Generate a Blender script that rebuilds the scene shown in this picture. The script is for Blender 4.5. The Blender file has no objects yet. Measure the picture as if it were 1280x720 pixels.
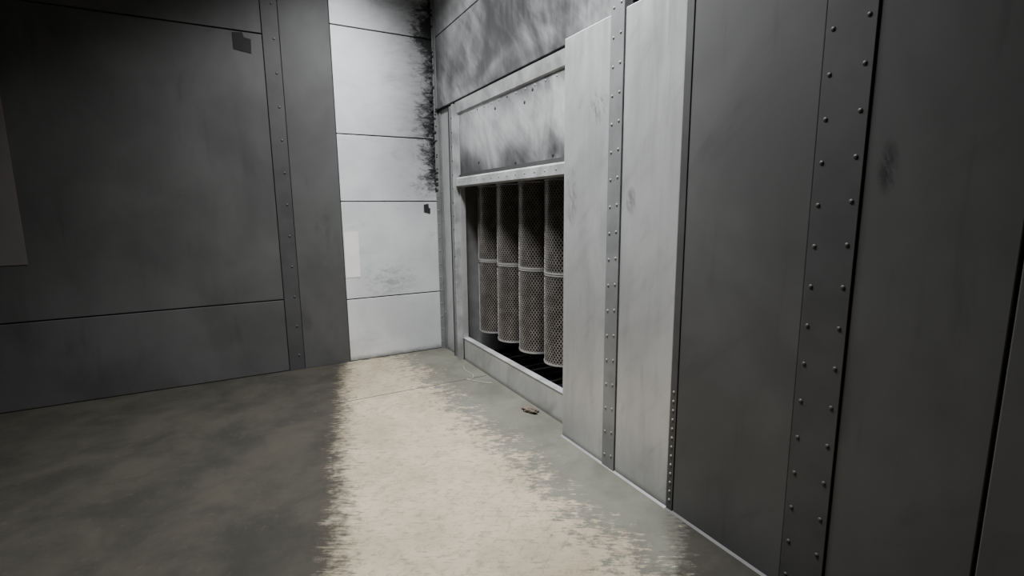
import bpy, bmesh, math, random
from mathutils import Matrix, Vector
from mathutils import noise as mn
random.seed(4)

# ------------------------------------------------------------------ helpers
class NT:
    def __init__(s, name):
        s.mat = bpy.data.materials.new(name); s.mat.use_nodes = True
        s.t = s.mat.node_tree; s.n = s.t.nodes; s.b = s.n['Principled BSDF']
        tc = s.n.new('ShaderNodeTexCoord'); s.co = tc.outputs['Object']
        sp = s.n.new('ShaderNodeSeparateXYZ'); s.t.links.new(s.co, sp.inputs[0])
        s.X, s.Y, s.Z = sp.outputs
    def put(s, sock, v):
        if isinstance(v, bpy.types.NodeSocket): s.t.links.new(v, sock)
        else: sock.default_value = v
    def m(s, op, a, b=0.0, c=0.0, clamp=False):
        n = s.n.new('ShaderNodeMath'); n.operation = op; n.use_clamp = clamp
        s.put(n.inputs[0], a); s.put(n.inputs[1], b); s.put(n.inputs[2], c)
        return n.outputs[0]
    def add(s, *a):
        r = a[0]
        for x in a[1:]: r = s.m('ADD', r, x)
        return r
    def cn(s, v, k):   # centred, scaled noise
        return s.m('MULTIPLY', s.m('SUBTRACT', v, .5), k)
    def ss(s, v, lo, hi, a=0.0, b=1.0):
        n = s.n.new('ShaderNodeMapRange'); n.interpolation_type = 'SMOOTHSTEP'
        s.put(n.inputs[0], v); n.inputs[1].default_value = lo; n.inputs[2].default_value = hi
        n.inputs[3].default_value = a; n.inputs[4].default_value = b
        return n.outputs[0]
    def blob(s, U, V, u, v, ru, rv):
        a = s.m('POWER', s.m('DIVIDE', s.m('SUBTRACT', U, u), ru), 2.0)
        b = s.m('POWER', s.m('DIVIDE', s.m('SUBTRACT', V, v), rv), 2.0)
        return s.m('SUBTRACT', 1.0, s.m('ADD', a, b), clamp=True)
    def noise(s, scale=(1, 1, 1), sc=1.0, det=4.0, rough=0.55, dist=0.0, rot=(0, 0, 0), loc=(0, 0, 0)):
        m1 = s.n.new('ShaderNodeMapping'); s.t.links.new(s.co, m1.inputs[0])
        m1.inputs['Rotation'].default_value = rot; m1.inputs['Location'].default_value = loc
        m2 = s.n.new('ShaderNodeMapping'); s.t.links.new(m1.outputs[0], m2.inputs[0])
        m2.inputs['Scale'].default_value = scale
        n = s.n.new('ShaderNodeTexNoise'); s.t.links.new(m2.outputs[0], n.inputs['Vector'])
        n.inputs['Scale'].default_value = sc; n.inputs['Detail'].default_value = det
        n.inputs['Roughness'].default_value = rough; n.inputs['Distortion'].default_value = dist
        return n.outputs[0]
    def mix(s, f, a, b):
        n = s.n.new('ShaderNodeMix'); n.data_type = 'RGBA'
        s.put(n.inputs[0], f)
        s.put(n.inputs[6], a if isinstance(a, bpy.types.NodeSocket) else (*a, 1))
        s.put(n.inputs[7], b if isinstance(b, bpy.types.NodeSocket) else (*b, 1))
        return n.outputs[2]
    def fin(s, col, rough=0.5, metal=0.0, bump=None, bs=0.1, bd=0.01, spec=.5):
        s.put(s.b.inputs['Base Color'], col if isinstance(col, bpy.types.NodeSocket) else (*col, 1))
        s.put(s.b.inputs['Roughness'], rough); s.put(s.b.inputs['Metallic'], metal)
        s.b.inputs['Specular IOR Level'].default_value = spec
        if bump is not None:
            n = s.n.new('ShaderNodeBump'); n.inputs['Strength'].default_value = bs
            n.inputs['Distance'].default_value = bd
            s.t.links.new(bump, n.inputs['Height']); s.t.links.new(n.outputs[0], s.b.inputs['Normal'])
        return s.mat

class Build:
    """collects boxes / rivets in world coordinates into one mesh object"""
    def __init__(s, name, mats):
        s.name = name; s.mats = mats; s.bm = bmesh.new()
    def box(s, x0, x1, y0, y1, z0, z1, mi=0, bev=0.0):
        g = bmesh.ops.create_cube(s.bm, size=1.0)
        for v in g['verts']:
            v.co = Vector(((x0 + x1) / 2 + v.co.x * (x1 - x0), (y0 + y1) / 2 + v.co.y * (y1 - y0), (z0 + z1) / 2 + v.co.z * (z1 - z0)))
        fs = {f for v in g['verts'] for f in v.link_faces}
        for f in fs: f.material_index = mi
        if bev > 0:
            es = list({e for v in g['verts'] for e in v.link_edges})
            r = bmesh.ops.bevel(s.bm, geom=es, offset=bev, segments=2, profile=0.5, affect='EDGES')
            for f in r['faces']: f.material_index = mi
    def rivet(s, p, n, r=0.010, mi=1, h=0.5):
        q = Vector(n).to_track_quat('Z', 'Y').to_matrix().to_4x4()
        g = bmesh.ops.create_uvsphere(s.bm, u_segments=10, v_segments=6, radius=r,
                                      matrix=Matrix.Translation(p) @ q @ Matrix.Diagonal((1, 1, h, 1)))
        for f in {f for v in g['verts'] for f in v.link_faces}: f.material_index = mi; f.smooth = True
    def prism(s, prof, a, b, mi=0):
        """profile of (x,z) extruded along y from a to b"""
        va = [s.bm.verts.new((u, a, v)) for u, v in prof]
        vb = [s.bm.verts.new((u, b, v)) for u, v in prof]
        n = len(prof); fs = [s.bm.faces.new(va), s.bm.faces.new(vb[::-1])]
        for i in range(n): fs.append(s.bm.faces.new((va[i], vb[i], vb[(i + 1) % n], va[(i + 1) % n])))
        for f in fs: f.material_index = mi
        bmesh.ops.recalc_face_normals(s.bm, faces=fs)
    def done(s, parent=None):
        me = bpy.data.meshes.new(s.name); s.bm.to_mesh(me); s.bm.free()
        for m in s.mats: me.materials.append(m)
        o = bpy.data.objects.new(s.name, me); bpy.context.collection.objects.link(o)
        if parent: o.parent = parent
        return o

# ------------------------------------------------------------------ materials
def mat_back():
    t = NT('galvanised_back_panel')
    mot = t.noise((1, 1, 1), 1.6, 4, .6, .4)
    mot2 = t.noise((1, 1, 3.0), 2.4, 6, .68, .5, loc=(3, 0, 1))
    col = t.mix(t.ss(mot, .3, .7), (.57, .585, .60), (.72, .735, .75))
    col = t.mix(t.ss(mot2, .58, .80, 0, .45), col, (.20, .20, .20))
    fr = t.noise((1.4, 1, 3.2), 7.0, 7, .78, .6)
    big = t.noise((.6, 1, 1.3), 1.5, 3, .6, 0, loc=(7, 0, 3))
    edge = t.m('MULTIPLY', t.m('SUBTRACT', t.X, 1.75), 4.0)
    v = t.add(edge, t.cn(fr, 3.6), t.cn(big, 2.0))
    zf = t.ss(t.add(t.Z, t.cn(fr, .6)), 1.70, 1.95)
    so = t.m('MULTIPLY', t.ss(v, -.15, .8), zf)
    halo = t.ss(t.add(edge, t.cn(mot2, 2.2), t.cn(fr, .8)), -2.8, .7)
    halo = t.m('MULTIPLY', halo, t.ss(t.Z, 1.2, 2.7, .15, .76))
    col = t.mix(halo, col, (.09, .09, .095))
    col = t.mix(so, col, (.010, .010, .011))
    sm = t.m('MULTIPLY', t.ss(fr, .44, .66), t.blob(t.X, t.Z, 1.38, .86, .36, .24))
    col = t.mix(t.m('MULTIPLY', sm, .6), col, (.12, .12, .12))
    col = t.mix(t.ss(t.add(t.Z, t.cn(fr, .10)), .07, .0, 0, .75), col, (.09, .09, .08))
    return t.fin(col, t.ss(mot2, .3, .7, .40, .60), .2, mot2, .12, .004)

def mat_side(name, a, b, kind='side'):
    t = NT(name)
    mot = t.noise((1, 1.2, .6), 1.7, 4, .6, .5)
    st = t.noise((1, 9, .8), 2.0, 5, .65, .3)
    fine = t.noise((1, 6, 2), 6.0, 4, .7, .2, rot=(.35, 0, 0))
    col = t.mix(t.ss(mot, .28, .72), a, b)
    col = t.mix(t.ss(st, .5, .8, 0, .3), col, tuple(x * .45 for x in a))
    if kind == 'side':
        dg = t.noise((1, 3.2, 1.0), 1.6, 6, .68, .3, rot=(-.7, 0, 0), loc=(0, 4, 2))
        col = t.mix(t.ss(dg, .48, .80, 0, .4), col, (.12, .12, .12))
        s1 = t.m('MULTIPLY', t.blob(t.Y, t.Z, 2.10, 1.63, .045, .085), t.ss(fine, .35, .6))
        s2 = t.m('MULTIPLY', t.blob(t.Y, t.Z, 2.66, 1.66, .07, .22), t.ss(fine, .42, .65))
        s3 = t.m('MULTIPLY', t.blob(t.Y, t.Z, 2.40, 2.18, .10, .12), t.ss(fine, .45, .68))
        sm = t.m('MULTIPLY', t.m('MAXIMUM', s1, t.m('MAXIMUM', s2, s3)), .7, clamp=True)
        col = t.mix(sm, col, (.09, .09, .09))
    else:
        # large soft clouds of overspray, wiped in a few long arcs
        w1 = t.noise((1, .75, 1.1), 1.25, 3, .5, .6, loc=(0, 1, 3))
        w2 = t.noise((1, 1.6, .7), 1.1, 5, .6, 1.4, rot=(.5, 0, 0), loc=(4, 6, 1))
        w3 = t.noise((1, 12.0, 1.6), 1.6, 3, .6, .3, rot=(.9, 0, 0), loc=(2, 1, 5))
        base = t.add(t.cn(w1, 2.4), t.cn(w2, 1.5), t.cn(w3, .45), t.cn(fine, .25))
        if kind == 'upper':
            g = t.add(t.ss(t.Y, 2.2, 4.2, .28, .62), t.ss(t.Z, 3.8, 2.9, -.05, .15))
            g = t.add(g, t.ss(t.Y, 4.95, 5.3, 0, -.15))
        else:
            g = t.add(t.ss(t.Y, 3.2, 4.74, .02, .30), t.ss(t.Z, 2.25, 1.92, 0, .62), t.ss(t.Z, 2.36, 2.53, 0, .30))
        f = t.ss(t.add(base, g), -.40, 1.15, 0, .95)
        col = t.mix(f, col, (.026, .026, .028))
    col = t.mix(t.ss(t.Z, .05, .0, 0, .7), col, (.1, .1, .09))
    return t.fin(col, t.ss(st, .3, .7, .30, .48), .4, mot, .08, .006)

def mat_plain(name, c, rough=.5, metal=0.0, var=.35, sc=8):
    t = NT(name)
    n = t.noise((1, 1, 1), sc, 4, .6, .2)
    col = t.mix(t.ss(n, .3, .7), tuple(x * (1 - var) for x in c), c)
    return t.fin(col, rough, metal, n, .08, .002)

def mat_dark(name):  # galvanised panel for the side bays, their dimness put into the base colour
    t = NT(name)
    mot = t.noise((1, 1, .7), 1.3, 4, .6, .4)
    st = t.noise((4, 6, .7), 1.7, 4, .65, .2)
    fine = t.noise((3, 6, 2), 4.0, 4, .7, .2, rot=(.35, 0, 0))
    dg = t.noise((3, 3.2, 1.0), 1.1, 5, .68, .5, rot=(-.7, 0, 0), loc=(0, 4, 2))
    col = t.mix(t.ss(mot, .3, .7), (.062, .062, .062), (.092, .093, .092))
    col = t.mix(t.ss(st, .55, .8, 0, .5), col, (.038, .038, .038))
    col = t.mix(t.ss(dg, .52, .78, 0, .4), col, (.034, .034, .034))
    # a hand smudge beside the riveted strip
    s1 = t.m('MULTIPLY', t.blob(t.Y, t.Z, .875, 1.72, .035, .10), t.ss(fine, .35, .6))
    col = t.mix(t.m('MULTIPLY', s1, t.ss(t.X, 1.7, 1.8)), col, (.018, .018, .018))
    return t.fin(col, .6, .15, mot, .06, .004, .35)

def mat_floor():
    t = NT('worn_painted_concrete_dim_sides')
    s1 = t.noise((1, 3.0, 1), 2.6, 7, .74, .3, rot=(0, 0, math.radians(35)))
    s2 = t.noise((1, 1, 1), 2.2, 5, .65, .3)
    s3 = t.noise((1, 1, 1), 16, 5, .75, 0)
    s4 = t.noise((3, 16, 1), 4.0, 4, .7, .2, rot=(0, 0, math.radians(30)))
    s5 = t.noise((3, 14, 1), 3.0, 4, .7, .2, rot=(0, 0, math.radians(-35)), loc=(3, 3, 0))
    nz = t.add(t.cn(s1, .8), t.cn(s2, .45), t.cn(s3, .9), t.cn(s4, 1.0))
    v = t.add(t.m('SUBTRACT', t.X, 1.42), nz)
    wb = t.add(t.m('SUBTRACT', t.Y, 5.27), t.cn(s1, .6), t.cn(s3, .3))
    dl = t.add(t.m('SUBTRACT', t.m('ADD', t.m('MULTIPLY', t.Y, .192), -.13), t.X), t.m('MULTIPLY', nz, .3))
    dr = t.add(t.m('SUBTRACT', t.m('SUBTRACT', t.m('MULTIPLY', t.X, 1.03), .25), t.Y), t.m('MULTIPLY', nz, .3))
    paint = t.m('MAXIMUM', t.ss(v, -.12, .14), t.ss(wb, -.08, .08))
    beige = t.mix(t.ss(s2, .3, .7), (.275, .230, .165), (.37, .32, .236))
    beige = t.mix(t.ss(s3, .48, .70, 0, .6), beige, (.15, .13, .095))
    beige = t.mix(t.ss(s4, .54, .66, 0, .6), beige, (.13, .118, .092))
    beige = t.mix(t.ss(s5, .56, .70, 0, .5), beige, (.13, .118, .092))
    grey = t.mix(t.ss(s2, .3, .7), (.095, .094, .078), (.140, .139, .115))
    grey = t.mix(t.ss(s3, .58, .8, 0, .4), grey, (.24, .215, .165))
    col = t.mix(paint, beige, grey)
    dim_col = t.mix(t.ss(s2, .3, .7), (.030, .029, .025), (.048, .045, .037))  # dim floor zones left and right, shade painted into the colour
    dim_col = t.mix(t.ss(s3, .55, .75, 0, .4), dim_col, (.080, .070, .053))
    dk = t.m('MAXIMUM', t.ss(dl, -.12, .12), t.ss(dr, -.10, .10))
    col = t.mix(dk, col, dim_col)
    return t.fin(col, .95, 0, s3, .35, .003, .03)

BACK = mat_back()
SIDE = mat_side('galvanised_side_panel', (.36, .365, .365), (.50, .505, .505))
UPPER = mat_side('sooty_upper_panel', (.42, .425, .43), (.56, .565, .57), 'upper')
HOOD = mat_side('sooty_hood_panel', (.52, .525, .53), (.66, .665, .67), 'hood')
STRIP = mat_plain('steel_strip', (.23, .236, .238), .5, .3, .25, 5)
RIVET = mat_plain('rivet_steel', (.27, .27, .27), .45, .4, .3, 20)
EDGE = mat_plain('bright_flange_steel', (.44, .445, .45), .45, .25, .45, 5)
BLACK = mat_plain('soot_black', (.012, .012, .012), .85, 0, .4, 6)
DARKP = mat_dark('dimmed_galvanised_panel')
DSTRIP = mat_plain('dimmed_strip_steel', (.058, .058, .059), .6, .15, .25, 5)  # strip steel darkened in its colour to make the side bays dim
DRIVET = mat_plain('dimmed_rivet_steel', (.075, .075, .075), .5, .3, .3, 20)  # same painted dimming for the side bay rivets
GAP = mat_plain('joint_shadow_gap', (.02, .02, .02), .9, 0, .3, 6)
FLOOR = mat_floor()
CEIL = mat_plain('ceiling_steel', (.24, .24, .24), .6, .1, .2, 2)
PLEN = mat_plain('plenum_grey_steel', (.26, .26, .265), .5, .2, .4, 3)
PAPER = mat_plain('paper_white', (.86, .82, .80), .8, 0, .08, 6)
DPAPER = mat_plain('dimmed_notice_paper', (.125, .114, .108), .85, 0, .1, 6)  # cream notice, with the dimness of the side bay painted in
RAG = mat_plain('brown_scrap', (.13, .10, .075), .8, 0, .5, 30)
WIRE = mat_plain('wire_grey', (.4, .38, .33), .5, .3, .2, 10)

YB = 5.30   # back wall plane
XR = 2.00   # recessed right wall plane
XP = 1.888  # proud right panels
H = 4.3
X0, Y0 = -3.2, -2.2

# ------------------------------------------------------------------ floor / ceiling
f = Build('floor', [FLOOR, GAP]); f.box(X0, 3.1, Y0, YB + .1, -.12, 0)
f.box(.60, 1.98, 4.164, 4.172, 0, .0012, 1)
f.done()
c = Build('ceiling', [CEIL]); c.box(X0, 3.1, Y0, YB + .1, H, H + .1); c.done()

# ------------------------------------------------------------------ back wall
w = Build('wall_back', [BACK, DARKP, GAP, STRIP, RIVET, DSTRIP, DRIVET])
w.box(X0, 2.1, YB + .012, YB + .1, 0, H, 2)
zs = [0.0, .67, 1.68, 2.345, 3.36, H]
for a, b in zip(zs[:-1], zs[1:]):
    w.box(.925, 2.0, YB, YB + .02, a + .006, b - .006, 0, .003)
zd = [0.0, .728, 3.18, H]
for a, b in zip(zd[:-1], zd[1:]):
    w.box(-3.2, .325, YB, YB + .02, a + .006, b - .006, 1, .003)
w.box(.475, .918, YB, YB + .02, 0, H, 1, .003)
w.box(.33, .47, YB - .010, YB + .02, 0, H, 5, .003)
z = .15
while z < H:
    w.rivet((.425, YB - .010, z), (0, -1, 0), .011, 6); z += .3
w.done()

# corner angle trim with rivets
tr = Build('trim_corner', [STRIP, RIVET, BLACK])
tr.box(1.945, 1.999, YB - .010, YB - .001, 0, H, 0, .002)
tr.box(1.955, 1.962, YB - .075, YB - .011, 2.655, H, 0, .002)
tr.box(1.990, 1.999, YB - .075, YB - .011, 0, 2.63, 0, .002)
z = .08
while z < H:
    tr.rivet((1.962, YB - .010, z), (0, -1, 0), .009, 2 if z > 1.75 and random.random() < .6 else 1)
    tr.rivet((1.990 if z < 2.63 else 1.955, YB - .045, z + .05), (-1, 0, 0), .009, 1)
    z += .15
z = 1.8
while z < H:
    r = random.uniform(.008, .022)
    tr.rivet((1.94 + random.uniform(-.03, .02), YB - .006, z), (0, -1, 0), r, 2, .5); z += random.uniform(.012, .05)
tr.done()

# ------------------------------------------------------------------ right wall
w = Build('wall_right', [SIDE, UPPER, HOOD, STRIP, RIVET, EDGE, DARKP, DSTRIP, DRIVET, GAP, BLACK])
w.box(XR, XR + .05, 4.74, YB, 0, 2.635, 0)
w.box(XR - .015, XR + .05, Y0, YB, 2.635, 2.65, 9)
for ya, yb in [(2.30, YB), (-.05 + .01, 2.17), (Y0, -.06)]:
    w.box(1.965, XR + .05, ya, yb, 2.648, 3.362, 1, .003)
    w.box(1.965, XR + .05, ya, yb, 3.374, H, 1, .003)
w.box(1.975, XR + .05, Y0, YB, 2.65, H, 9)
# hood panel and bands
w.box(XR + .004, XR + .05, 2.70, 4.74, 1.90, 2.53, 2)
w.prism([(XR + .05, 2.525), (XR + .004, 2.525), (XR - .012, 2.535), (XR - .03, 2.632), (XR + .05, 2.632)], 2.70, 4.765, 5)
# ledge (folded flange under the hood)
w.prism([(XR + .05, 1.915), (XR - .0, 1.915), (XR - .04, 1.895), (XR - .04, 1.825), (XR - .01, 1.815), (XR + .05, 1.815)], 2.70, 4.765, 5)
w.prism([(XR + .0035, 1.945), (XR + .0035, 1.913), (XR - .008, 1.913)], 2.70, 4.76, 10)
y = 2.80
while y < 4.72:
    w.rivet((XR - .04, y, 1.862), (-1, 0, 0), .008, 4)
    w.rivet((XR + .004, y + .06, 2.495), (-1, 0, 0), .009, 10 if random.random() < .4 else 4)
    y += .145
for (yy, zz) in [(3.95, 2.44), (3.45, 2.40), (3.33, 2.47), (4.30, 2.02), (3.60, 1.96), (3.05, 1.97)]:
    w.rivet((XR + .004, yy, zz), (-1, 0, 0), .014, 10, .3)
# sill
w.box(XR, XR + .008, 2.70, 4.765, 0, .235, 0)
w.box(XR - .004, XR + .06, 2.70, 4.765, .235, .243, 5, .002)
w.box(XR + .05, XR + .06, 2.70, 4.765, 0, .235, 9)
# opening post (channel) with rivets
w.box(XR - .055, XR, 4.775, 4.80, 0, 2.62, 5, .002)
w.box(XR - .030, XR, 4.80, 4.93, 0, 2.62, 3, .002)
w.box(XR - .034, XR - .0, 4.93, 4.945, 0, 2.62, 10)
z = .12
while z < 2.6:
    w.rivet((XR - .030, 4.865, z), (-1, 0, 0), .010, 10 if z > 1.0 else 4); z += .14
# proud panels
for a, b in [(2.297, 2.742), (1.758, 2.178)]:
    w.box(XP, XR + .05, a, b, 0, 2.64, 0, .004)
for a, b in [(1.117, 1.712), (.527, .943), (-.05, .519), (-2.2, -.19)]:
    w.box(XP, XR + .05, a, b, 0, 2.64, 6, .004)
w.box(XP + .012, XR + .05, Y0, 2.72, 0, 2.62, 9)
# narrow joint flange, rivets on its lower part
w.box(XP - .004, XP + .05, 1.714, 1.754, 0, 2.64, 7, .002)
z = .06
while z < .7:
    w.rivet((XP - .004, 1.734, z), (-1, 0, 0), .008, 4); z += .05
def strip(a, b, ms, mr, top):
    w.box(XP - .007, XP + .05, a, b, 0, top, ms, .002)
    z = .08
    while z < top - .02:
        w.rivet((XP - .007, b - .026, z), (-1, 0, 0), .0085, mr)
        w.rivet((XP - .007, a + .026, z + .012), (-1, 0, 0), .0085, mr); z += .152
strip(2.182, 2.293, 3, 4, H - .01)
strip(.947, 1.113, 7, 8, H - .01)
strip(-.186, -.054, 7, 8, H - .01)
w.done()

b = Build('baseboard_right', [STRIP, DSTRIP])
b.prism([(XP - .012, .0), (XP + .005, .0), (XP + .005, .012)], 1.756, 2.745, 0)
b.prism([(XP - .012, .0), (XP + .005, .0), (XP + .005, .012)], Y0, 1.755, 1)
b.done()

for nm, bx in [('wall_left', (X0 - .1, X0, Y0, YB + .1)), ('wall_front', (X0 - .1, 3.1, Y0 - .1, Y0))]:
    q = Build(nm, [DARKP]); q.box(*bx, -.12, H); q.done()

# ------------------------------------------------------------------ filter plenum
p = Build('filter_plenum', [PLEN, BLACK, GAP])
p.box(2.06, 3.0, 4.86, 4.90, 0, 2.2, 0)
p.box(2.06, 3.0, 2.62, 2.66, 0, 2.2, 0)
p.box(2.96, 3.0, 2.66, 4.86, 0, 2.2, 1)
p.box(2.06, 2.96, 2.66, 4.86, 1.84, 1.88, 0)
p.box(2.06, 2.96, 2.66, 4.86, 0.001, .03, 1)
y = 2.75
while y < 4.8:
    p.box(2.10, 2.9, y, y + .02, .03, .07, 1); y += .16
p.done()

MEDIA = mat_plain('filter_media_pleats', (.060, .055, .050), .9, 0, .3, 12)
SLEEVE = mat_plain('expanded_metal_sleeve', (.32, .305, .29), .36, .7, .4, 14)
CAP = mat_plain('filter_cap_steel', (.40, .395, .39), .4, .5, .2, 10)
def cartridge_mesh():
    bm = bmesh.new(); R = .163; Hc = .745
    N = 120
    lo, hi = [], []
    for i in range(N):
        a = 2 * math.pi * i / N; r = R - .006 if i % 2 else R - .022
        lo.append(bm.verts.new((r * math.cos(a), r * math.sin(a), .01)))
        hi.append(bm.verts.new((r * math.cos(a), r * math.sin(a), Hc - .01)))
    for i in range(N):
        f = bm.faces.new((lo[i], lo[(i + 1) % N], hi[(i + 1) % N], hi[i])); f.material_index = 0
    n = 38; m = 18; dz = (Hc - .03) / m
    wd = .0031
    def pt(a, z, r=R): return Vector((r * math.cos(a), r * math.sin(a), z))
    for j in range(m * 2):
        z0 = .015 + j * dz / 2; z1 = z0 + dz / 2
        for i in range(n):
            da = 2 * math.pi / n
            a0 = i * da + (da / 2 if j % 2 else 0)
            for s in (-1, 1):
                a1 = a0 + s * da / 2
                p0, p1 = pt(a0, z0), pt(a1, z1)
                d = (p1 - p0).normalized(); nn = Vector((p0.x + p1.x, p0.y + p1.y, 0)).normalized()
                t = d.cross(nn) * wd
                vs = [bm.verts.new(q) for q in (p0 - t, p0 + t, p1 + t, p1 - t)]
                vs2 = [bm.verts.new(q - nn * .003) for q in (p0 - t, p0 + t, p1 + t, p1 - t)]
                fs = [bm.faces.new(vs), bm.faces.new((vs[0], vs[3], vs2[3], vs2[0])), bm.faces.new((vs[1], vs2[1], vs2[2], vs[2]))]
                for f in fs: f.material_index = 1
    def cap(za, zb, ro):
        g = bmesh.ops.create_cone(bm, cap_ends=True, segments=64, radius1=ro, radius2=ro, depth=zb - za,
                                  matrix=Matrix.Translation((0, 0, (za + zb) / 2)))
        for f in {f for v in g['verts'] for f in v.link_faces}: f.material_index = 2
    cap(0, .014, R + .004); cap(Hc - .012, Hc, R + .003)
    me = bpy.data.meshes.new('cartridge'); bm.to_mesh(me); bm.free()
    for x in (MEDIA, SLEEVE, CAP): me.materials.append(x)
    return me
cm = cartridge_mesh()
for yc in (4.60, 4.175, 3.75, 3.325, 2.90):
    e = bpy.data.objects.new('cartridge_filter', None); bpy.context.collection.objects.link(e)
    e.location = (2.30, yc, .325)
    for k, zz in enumerate((0, .750)):
        o = bpy.data.objects.new('cartridge_%s' % ('lower', 'upper')[k], cm); bpy.context.collection.objects.link(o)
        o.parent = e; o.location = (0, 0, zz); o.rotation_euler = (0, 0, random.random() * 6)
    hk = Build('hanger_collar', [CAP])
    bmesh.ops.create_cone(hk.bm, cap_ends=True, segments=40, radius1=.12, radius2=.14, depth=.018, matrix=Matrix.Translation((0, 0, 1.505)))
    hk.done(e)

# ------------------------------------------------------------------ small things
q = Build('paper_notice', [PAPER]); q.box(.932, 1.075, YB - .003, YB - .0005, .90, 1.37); q.done()
q = Build('dimmed_notice', [DPAPER]); q.box(-2.2, -1.50, YB - .004, YB - .0005, 1.19, 2.58); q.done()
def tag(pts):
    t = Build('black_tag', [BLACK])
    n = len(pts)
    fr = [t.bm.verts.new((x, YB - .004, z)) for x, z in pts]; bk = [t.bm.verts.new((x, YB - .0005, z)) for x, z in pts]
    fs = [t.bm.faces.new(fr), t.bm.faces.new(bk[::-1])] + [t.bm.faces.new((fr[i], bk[i], bk[(i + 1) % n], fr[(i + 1) % n])) for i in range(n)]
    bmesh.ops.recalc_face_normals(t.bm, faces=fs); t.done()
tag([(1.795, 1.565), (1.865, 1.545), (1.868, 1.605), (1.852, 1.61), (1.848, 1.655), (1.795, 1.645)])
tag([(.09, 3.02), (.23, 3.00), (.235, 3.12), (.18, 3.13), (.17, 3.17), (.09, 3.16)])

bm = bmesh.new(); bmesh.ops.create_icosphere(bm, subdivisions=4, radius=1)
for v in bm.verts:
    d = v.co.normalized(); k = 1 + .55 * mn.noise(d * 1.8) + .25 * mn.noise(d * 5)
    v.co = Vector((d.x * .035 * k, d.y * .065 * k, max(d.z * .022 * k, -.012)))
for f_ in bm.faces: f_.smooth = True
me = bpy.data.meshes.new('crumpled_rag'); bm.to_mesh(me); bm.free(); me.materials.append(RAG)
o = bpy.data.objects.new('crumpled_rag', me); bpy.context.collection.objects.link(o); o.location = (1.91, 3.22, .0125); o.rotation_euler = (0, 0, .35)
cu = bpy.data.curves.new('wire_scrap', 'CURVE'); cu.dimensions = '3D'; cu.bevel_depth = .003
s = cu.splines.new('NURBS'); pts = [(1.90, 4.55), (1.84, 4.38), (1.90, 4.25), (1.80, 4.10), (1.74, 4.22), (1.84, 4.02), (1.93, 3.95)]
s.points.add(len(pts) - 1)
for i, (x, y) in enumerate(pts): s.points[i].co = (x, y, .004, 1)
s.use_endpoint_u = True
cu.materials.append(WIRE)
o = bpy.data.objects.new('wire_scrap', cu); bpy.context.collection.objects.link(o)

# ------------------------------------------------------------------ lights (real ceiling fixtures)
def fixture(x, y, sx, sy, power, spread, col=(.985, .99, 1.0)):
    b = Build('ceiling_light', [EDGE, None])
    em = bpy.data.materials.new('light_tube_glow'); em.use_nodes = True
    pb = em.node_tree.nodes['Principled BSDF']; pb.inputs['Emission Color'].default_value = (*col, 1); pb.inputs['Emission Strength'].default_value = 2.0
    b.mats[1] = em
    b.box(x - sx / 2 - .04, x + sx / 2 + .04, y - sy / 2 - .04, y + sy / 2 + .04, H - .07, H, 0, .005)
    b.box(x - sx / 2, x + sx / 2, y - sy / 2, y + sy / 2, H - .076, H - .069, 1)
    o = b.done()
    l = bpy.data.lights.new('tube_lamp', 'AREA'); l.shape = 'RECTANGLE'; l.size = sx; l.size_y = sy
    l.energy = power; l.spread = math.radians(spread); l.color = col
    lo = bpy.data.objects.new('tube_lamp', l); bpy.context.collection.objects.link(lo)
    lo.location = (x, y, H - .085); lo.parent = o
fixture(1.0, 3.9, .4, 1.2, 115, 125)
fixture(.9, 2.45, .4, 1.0, 98, 102)

w = bpy.data.worlds.new('w'); bpy.context.scene.world = w; w.use_nodes = True
w.node_tree.nodes['Background'].inputs[0].default_value = (.6, .65, .7, 1)
w.node_tree.nodes['Background'].inputs[1].default_value = .05

# ------------------------------------------------------------------ camera
D = Vector((36, 3844, 620)).normalized()
A = Vector((-343, -96, 620)); A = (A - D * A.dot(D)).normalized()
B = D.cross(A)
R = Matrix(((B.x, -B.y, -B.z), (A.x, -A.y, -A.z), (-D.x, D.y, D.z)))
cam = bpy.data.cameras.new('camera'); cam.sensor_width = 36; cam.lens = 620 / 1280 * 36; cam.clip_start = .05
co = bpy.data.objects.new('camera', cam); bpy.context.collection.objects.link(co)
co.matrix_world = Matrix.Translation((0, 0, 1.6)) @ R.to_4x4()
bpy.context.scene.camera = co
